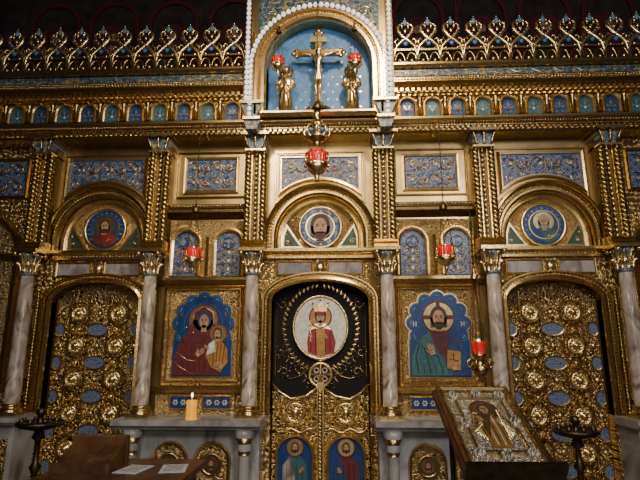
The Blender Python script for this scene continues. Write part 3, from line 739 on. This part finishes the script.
# ---------------- hanging lamps ----------------
def lamp(x,d,z,s,top,hook=None,big=False):
    b=B('hanging_oil_lamp')
    b.lathe(x,d,z,[(.001,-.115*s),(.012*s,-.11*s),(.008*s,-.095*s),(.02*s,-.08*s),(.012*s,-.07*s),(.04*s,-.05*s),(.062*s,-.03*s),(.07*s,-.01*s),(.066*s,0)],GL,14)
    b.lathe(x,d,z,[(.055*s,-.01*s),(.066*s,.02*s),(.062*s,.06*s),(.07*s,.095*s),(.066*s,.095*s),(.05*s,.03*s)],RG,16)
    b.lathe(x,d,z,[(.072*s,.0),(.078*s,.008*s),(.072*s,.018*s)],GL,16)
    for i in range(6):
        a=i*pi/3; b.ball(x+.078*s*cos(a),d+.078*s*sin(a),z-.0*s,.013*s,GL,6,4); b.tube([(x+.07*s*cos(a),d+.07*s*sin(a),z+.01*s),(x+.078*s*cos(a),d+.078*s*sin(a),z+.05*s),(x+.07*s*cos(a),d+.07*s*sin(a),z+.1*s)],.006*s,G,4)
    b.ball(x,d,z+.09*s,.012*s,FL,6,5,(1,1,2))
    zc=z+.42*s
    for i in range(3):
        a=i*2*pi/3+.5; p0=Vector((x+.076*s*cos(a),d+.076*s*sin(a),z+.01*s)); p1=Vector((x+.015*s*cos(a),d+.015*s*sin(a),zc))
        b.tube([p0,p1],.003,GD,4)
        for k in range(12):
            p=p0.lerp(p1,k/12); b.ball(p.x,p.y,p.z,.006,GD,5,3)
    b.lathe(x,d,zc,[(.03*s,-.01*s),(.035*s,.0),(.02*s,.03*s),(.008*s,.05*s)],GD,12)
    b.tube([(x,d,zc),(x,d,top)],.004,GD,4)
    k=zc
    while k<top: b.ball(x,d,k,.007,GD,5,3,(1,1,1.6)); k+=.035
    if hook is not None:
        b.tube([(x,d,top),(x,d-.03,top+.04),(x,(d+hook)/2,top+.05),(x,hook,top)],.01,G,6)
    if big:
        zz=z+.24
        b.lathe(x,d,zz,[(.03,-.03),(.05,0),(.085,.03),(.09,.05),(.07,.07),(.075,.14),(.09,.16),(.06,.19),(.03,.24),(.045,.27),(.02,.33)],G,16)
        for i in range(8):
            a=i*pi/4; b.tube([(x+.085*cos(a),d+.085*sin(a),zz+.04),(x+.12*cos(a),d+.12*sin(a),zz+.07),(x+.12*cos(a),d+.12*sin(a),zz+.12),(x+.085*cos(a),d+.085*sin(a),zz+.16)],.01,GL,5)
            b.ball(x+.08*cos(a),d+.08*sin(a),zz+.1,.022,SKY,6,4)
    return b.done()
p=W(193,260,.6); lamp(p[0],.6,p[1],1.15,3.8,.3)
p=W(446,258,.6); lamp(p[0],.6,p[1],1.15,3.8,.3)
p=W(317,166,.8); lamp(p[0],.8,p[1],1.4,8.0,None,True)
for px,py in ((278,66),(355,64)):
    p=W(px,py,.5); lamp(p[0],.5,p[1],.95,p[1]+.48,.36)
p=W(479,350,1.0); x,zb=p
b=B('pendant_votive_lamp'); d=1.0
b.lathe(x,d,zb,[(.04,-.03),(.05,0),(.052,.05),(.055,.07),(.04,.07),(.035,0)],RG,14)
b.ball(x,d,zb+.06,.016,FL,6,5,(1,1,1.8))
b.lathe(x,d,zb-.2,[(.002,-.06),(.02,-.04),(.01,-.02),(.045,0),(.07,.05),(.04,.09),(.03,.11),(.055,.15),(.06,.17)],G,14)
for i in range(6):
    a=i*pi/3
    b.tube([(x+r*cos(a),d+r*sin(a),zb+h) for r,h in ((.04,-.12),(.09,-.14),(.105,-.1),(.08,-.07),(.06,-.09))],.01,G,5)
    b.tube([(x+.06*cos(a),d+.06*sin(a),zb-.03),(x+.062*cos(a),d+.062*sin(a),zb+.12),(x+.01*cos(a),d+.01*sin(a),zb+.6)],.005,GD,4)
b.lathe(x,d,zb+.58,[(.03,0),(.035,.02),(.012,.06),(.012,.1)],G,10)
b.tube([(x,d,zb+.6),(x,d,zb+1.15)],.008,GD,5)
for k in range(8): b.ball(x,d,zb+.72+.05*k,.014,GD,6,4)
b.tube([(x,d,zb+1.15),(x,d,8.0)],.003,GD,4)
b.done()

p=W(191,419,.38); b=B('votive_candle'); x=p[0]; zt=.99
b.lathe(x,.38,zt,[(.05,0),(.055,.01),(.05,.02),(.048,.03),(.05,.16),(.046,.17),(.03,.16)],YG,18)
b.lathe(x,.38,zt+.15,[(.04,0),(.035,.02),(.004,.025),(.003,.05)],YG,12); b.ball(x,.38,zt+.215,.01,FL,8,6,(1,1,2.2))
b.done()

def stand(px,py,d):
    p=W(px,py,d); x,zt=p
    b=B('candle_stand')
    b.lathe(x,d,0,[(.2,0),(.2,.03),(.13,.05),(.05,.1),(.03,.14),(.035,.3),(.05,.33),(.025,.38),(.022,.7),(.045,.74),(.022,.78),(.02,zt-.12),(.05,zt-.1),(.03,zt-.05),(.15,zt-.02),(.17,zt),(.17,zt+.02),(.155,zt+.005),(.02,zt+.005),(.02,zt+.06),(.04,zt+.08),(.03,zt+.11),(.012,zt+.12)],IRON,20)
    for i in range(8):
        a=i*pi/4; b.lathe(x+.13*cos(a),d+.13*sin(a),zt,[(.012,0),(.016,.02),(.02,.045),(.014,.045)],IRON,8)
    b.done()
stand(40,424,1.2); stand(576,432,1.0)

# ---------------- lectern with icon ----------------
L=empty('icon_lectern')
BLp=W3(457,467,2.72); BR=W3(545,470,2.72); TL=W3(447,391,2.2); TR=W3(514,390,2.15)
u=((BR-BLp)+(TR-TL)).normalized(); v=((TL-BLp)+(TR-BR)); v=(v-u*v.dot(u)).normalized(); n=u.cross(v)
c=(BLp+BR+TL+TR)/4; hw=((BR-BLp).length+(TR-TL).length)/4; hh=((TL-BLp).length+(TR-BR).length)/4
M=Matrix(((u.x,-n.x,v.x,c.x),(u.y,-n.y,v.y,c.y),(u.z,-n.z,v.z,c.z),(0,0,0,1)))
b=B('icon_board')
b.box(-hw-.02,hw+.02,-.05,-.015,-hh-.02,hh+.02,WOOD)
b.box(-hw,hw,-.015,.0,-hh,hh,GS)
b.sweep(rect(-hw,hw,-hh,hh),[(-.03,0),(-.025,.015),(-.01,.025),(.0,.025),(.008,.0),(.008,-.03)],G,True)
iw,ih=hw*.6,hh*.66
b.box(-iw,iw,0,.008,-ih,ih,G)
b.sweep(rect(-iw,iw,-ih,ih),[(-.006,.008),(0,.018),(.012,.016),(.016,0)],GL,True)
beads(b,rect(-hw+.04,hw-.04,-hh+.045,hh-.045),.007,.004,GL,.03,True)
for k in (-1,1):
    for kk in (-1,0,1): boss(b,k*(hw-.07),kk*(hh-.08),.032,0,GS,CR,8)
    boss(b,0,k*(hh-.07),.032,0,GS,CR,8)
b.box(-iw+.005,iw-.005,.008,.01,-ih+.005,ih-.005,GS)
for k in (-1,1):
    for f in range(6):
        t=f/5; x1=k*(.055+.06*t); b.tube([(k*.03,.016,.05-.01*f),(k*(.07+.03*t),.02,.07-.03*f),(x1,.016,-.02-.1*(1-t)*1.2-.01*f)],[.008,.01,.004],GL,5)
b.plate([(-.045,-ih+.02),(-.05,-.04),(-.035,.06),(.035,.06),(.05,-.04),(.05,-ih+.02)],.01,.02,ORG)
b.plate([(-.05,-.04),(-.035,.06),(.02,.06),(-.01,-.03),(-.035,-.12)],.02,.026,GL)
head(b,0,.105,.075,.016,halo=GL,beard=False)
for k in range(5): fold(b,[(-.035+.017*k,.04),(-.04+.02*k,-.06),(-.035+.018*k,-ih+.03)],.022,CR if k%2 else GD,.0025)
hand(b,.045,.0,.032,.024,-.3); hand(b,-.045,.01,.032,.026,.4)
fold(b,[(.06,.09),(.055,-.12)],.024,GL,.004)
b.box(-hw-.03,hw+.03,-.05,.06,-hh-.045,-hh-.02,IRON)
b.done(L,M)
b=B('lectern_stand')
cx,cd=c.x,-c.y
zt=c.z-.06
b.lathe(cx,cd-.05,0,[(.22,0),(.22,.03),(.17,.05),(.06,.1),(.035,.15),(.03,.3),(.05,.34),(.05,.38),(.028,.42),(.026,.8),(.05,.85),(.03,.9),(.03,zt-.04)],IRON,18)
for xx in (-hw*.8,hw*.8):
    b.tube([(cx+xx,cd+.12,.0),(cx+xx,cd+.1,zt-.13)],.014,IRON,8); b.tube([(cx+xx,cd-.22,.0),(cx+xx,cd-.2,zt+.0)],.014,IRON,8)
    b.tube([(cx+xx,cd+.11,.25),(cx+xx,cd-.21,.25)],.01,IRON,6)
b.tube([(cx-hw*.8,cd-.2,.6),(cx+hw*.8,cd-.2,.6)],.01,IRON,6)
b.done(L)

# ---------------- wooden table with book stand & papers ----------------
xl,zt=W(66,467,2.2); xr,_=W(196,467,2.2)
b=B('wooden_table')
b.box(xl-.04,xr,1.95,2.7,zt-.035,zt,WOOD); b.box(xl,xr-.05,2.0,2.65,zt-.13,zt-.035,WOOD)
for xx in (xl+.02,xr-.08):
    for dd in (2.03,2.6): b.lathe(xx+.02,dd,0,[(.025,0),(.03,.05),(.022,.1),(.03,.4),(.022,.45),(.032,.5),(.032,zt-.13)],WOOD,12)
b.done()
b=B('wooden_book_rest')
x0,_=W(66,460,2.2); x1,_=W(119,460,2.2); h=.13
b.add([(x0,2.33,zt),(x1,2.33,zt),(x1,2.33,zt+.03),(x0,2.33,zt+.03),(x0,2.12,zt),(x1,2.12,zt),(x1,2.12,zt+h),(x0,2.12,zt+h)],[(0,1,2,3),(4,7,6,5),(3,2,6,7),(0,3,7,4),(1,5,6,2),(0,4,5,1)],WOOD)
b.box(x0-.01,x1+.01,2.33,2.35,zt,zt+.05,WOOD); b.box(x0-.012,x1+.012,2.09,2.12,zt,zt+h+.02,WOOD)
b.tube([(x0-.01,2.105,zt+h+.02),(x1+.01,2.105,zt+h+.02)],.012,WOOD,8)
b.done()
for px,r,dd in ((134,.15,2.25),(174,-.2,2.22)):
    x,_=W(px,468,dd); b=B('paper_sheet')
    pts=[(-.07,-.1),(.07,-.1),(.07,.1),(-.07,.1)]
    vs=[(x+a*cos(r)-e*sin(r),dd+a*sin(r)+e*cos(r)) for a,e in pts]
    b.add([(p,q,zt+.001) for p,q in vs]+[(p,q,zt+.004) for p,q in vs],[(0,1,2,3),(4,5,6,7),(0,1,5,4),(1,2,6,5),(2,3,7,6),(3,0,4,7)],PAP)
    for k in range(5):
        e=-.07+.03*k; a0,a1=-.05,.05
        b.tube([(x+a*cos(r)-e*sin(r),dd+a*sin(r)+e*cos(r),zt+.0045) for a in (a0,a1)],.0012,INK,3)
    b.done()

# ---------------- lights ----------------
def aim(o,loc,tgt):
    bpy.context.collection.objects.link(o); o.location=loc
    o.rotation_euler=(Vector(tgt)-Vector(loc)).to_track_quat('-Z','Y').to_euler()
def area(name,loc,tgt,size,e,col):
    l=bpy.data.lights.new(name,'AREA'); l.energy=e; l.size=size; l.color=col
    aim(bpy.data.objects.new(name,l),loc,tgt)
def spot(name,loc,tgt,ang,e,col,r=.2):
    l=bpy.data.lights.new(name,'SPOT'); l.energy=e; l.spot_size=radians(ang); l.spot_blend=1; l.shadow_soft_size=r; l.color=col
    aim(bpy.data.objects.new(name,l),loc,tgt)
spot('chandelier_light',(.9,-3.4,6.2),(.4,0,3.1),82,640,(1,.82,.58),.25)
spot('upper_left_spot',(-1.0,-4.5,5.5),(-.3,0,2.7),70,300,(1,.84,.62),.25)  # second warm spot, from upper left onto the middle of the screen
area('right_fill_light',(3.2,-7.5,4.8),(1.2,0,2.2),1.4,140,(.95,.95,1))  # added fill from the right behind the camera, no window there
area('upper_front_fill_light',(-.6,-8,5.6),(-.4,0,3.4),1.8,110,(1,.92,.8))  # added broad fill from high in front, not a modelled window
area('low_front_fill_light',(.3,-7.5,2.4),(0,0,1.5),1.1,42,(1,.92,.8))  # added low fill brightening the lower tier and lectern, no lamp there
w=bpy.data.worlds.new('world'); bpy.context.scene.world=w; w.use_nodes=True
w.node_tree.nodes['Background'].inputs[0].default_value=(.5,.46,.41,1); w.node_tree.nodes['Background'].inputs[1].default_value=.13
cd_=bpy.data.cameras.new('camera'); cam=bpy.data.objects.new('camera',cd_); bpy.context.collection.objects.link(cam)
cam.location=CAM; cam.rotation_euler=(radians(90)+TH,0,PS); cd_.sensor_width=36; cd_.lens=F/640*36
bpy.context.scene.camera=cam
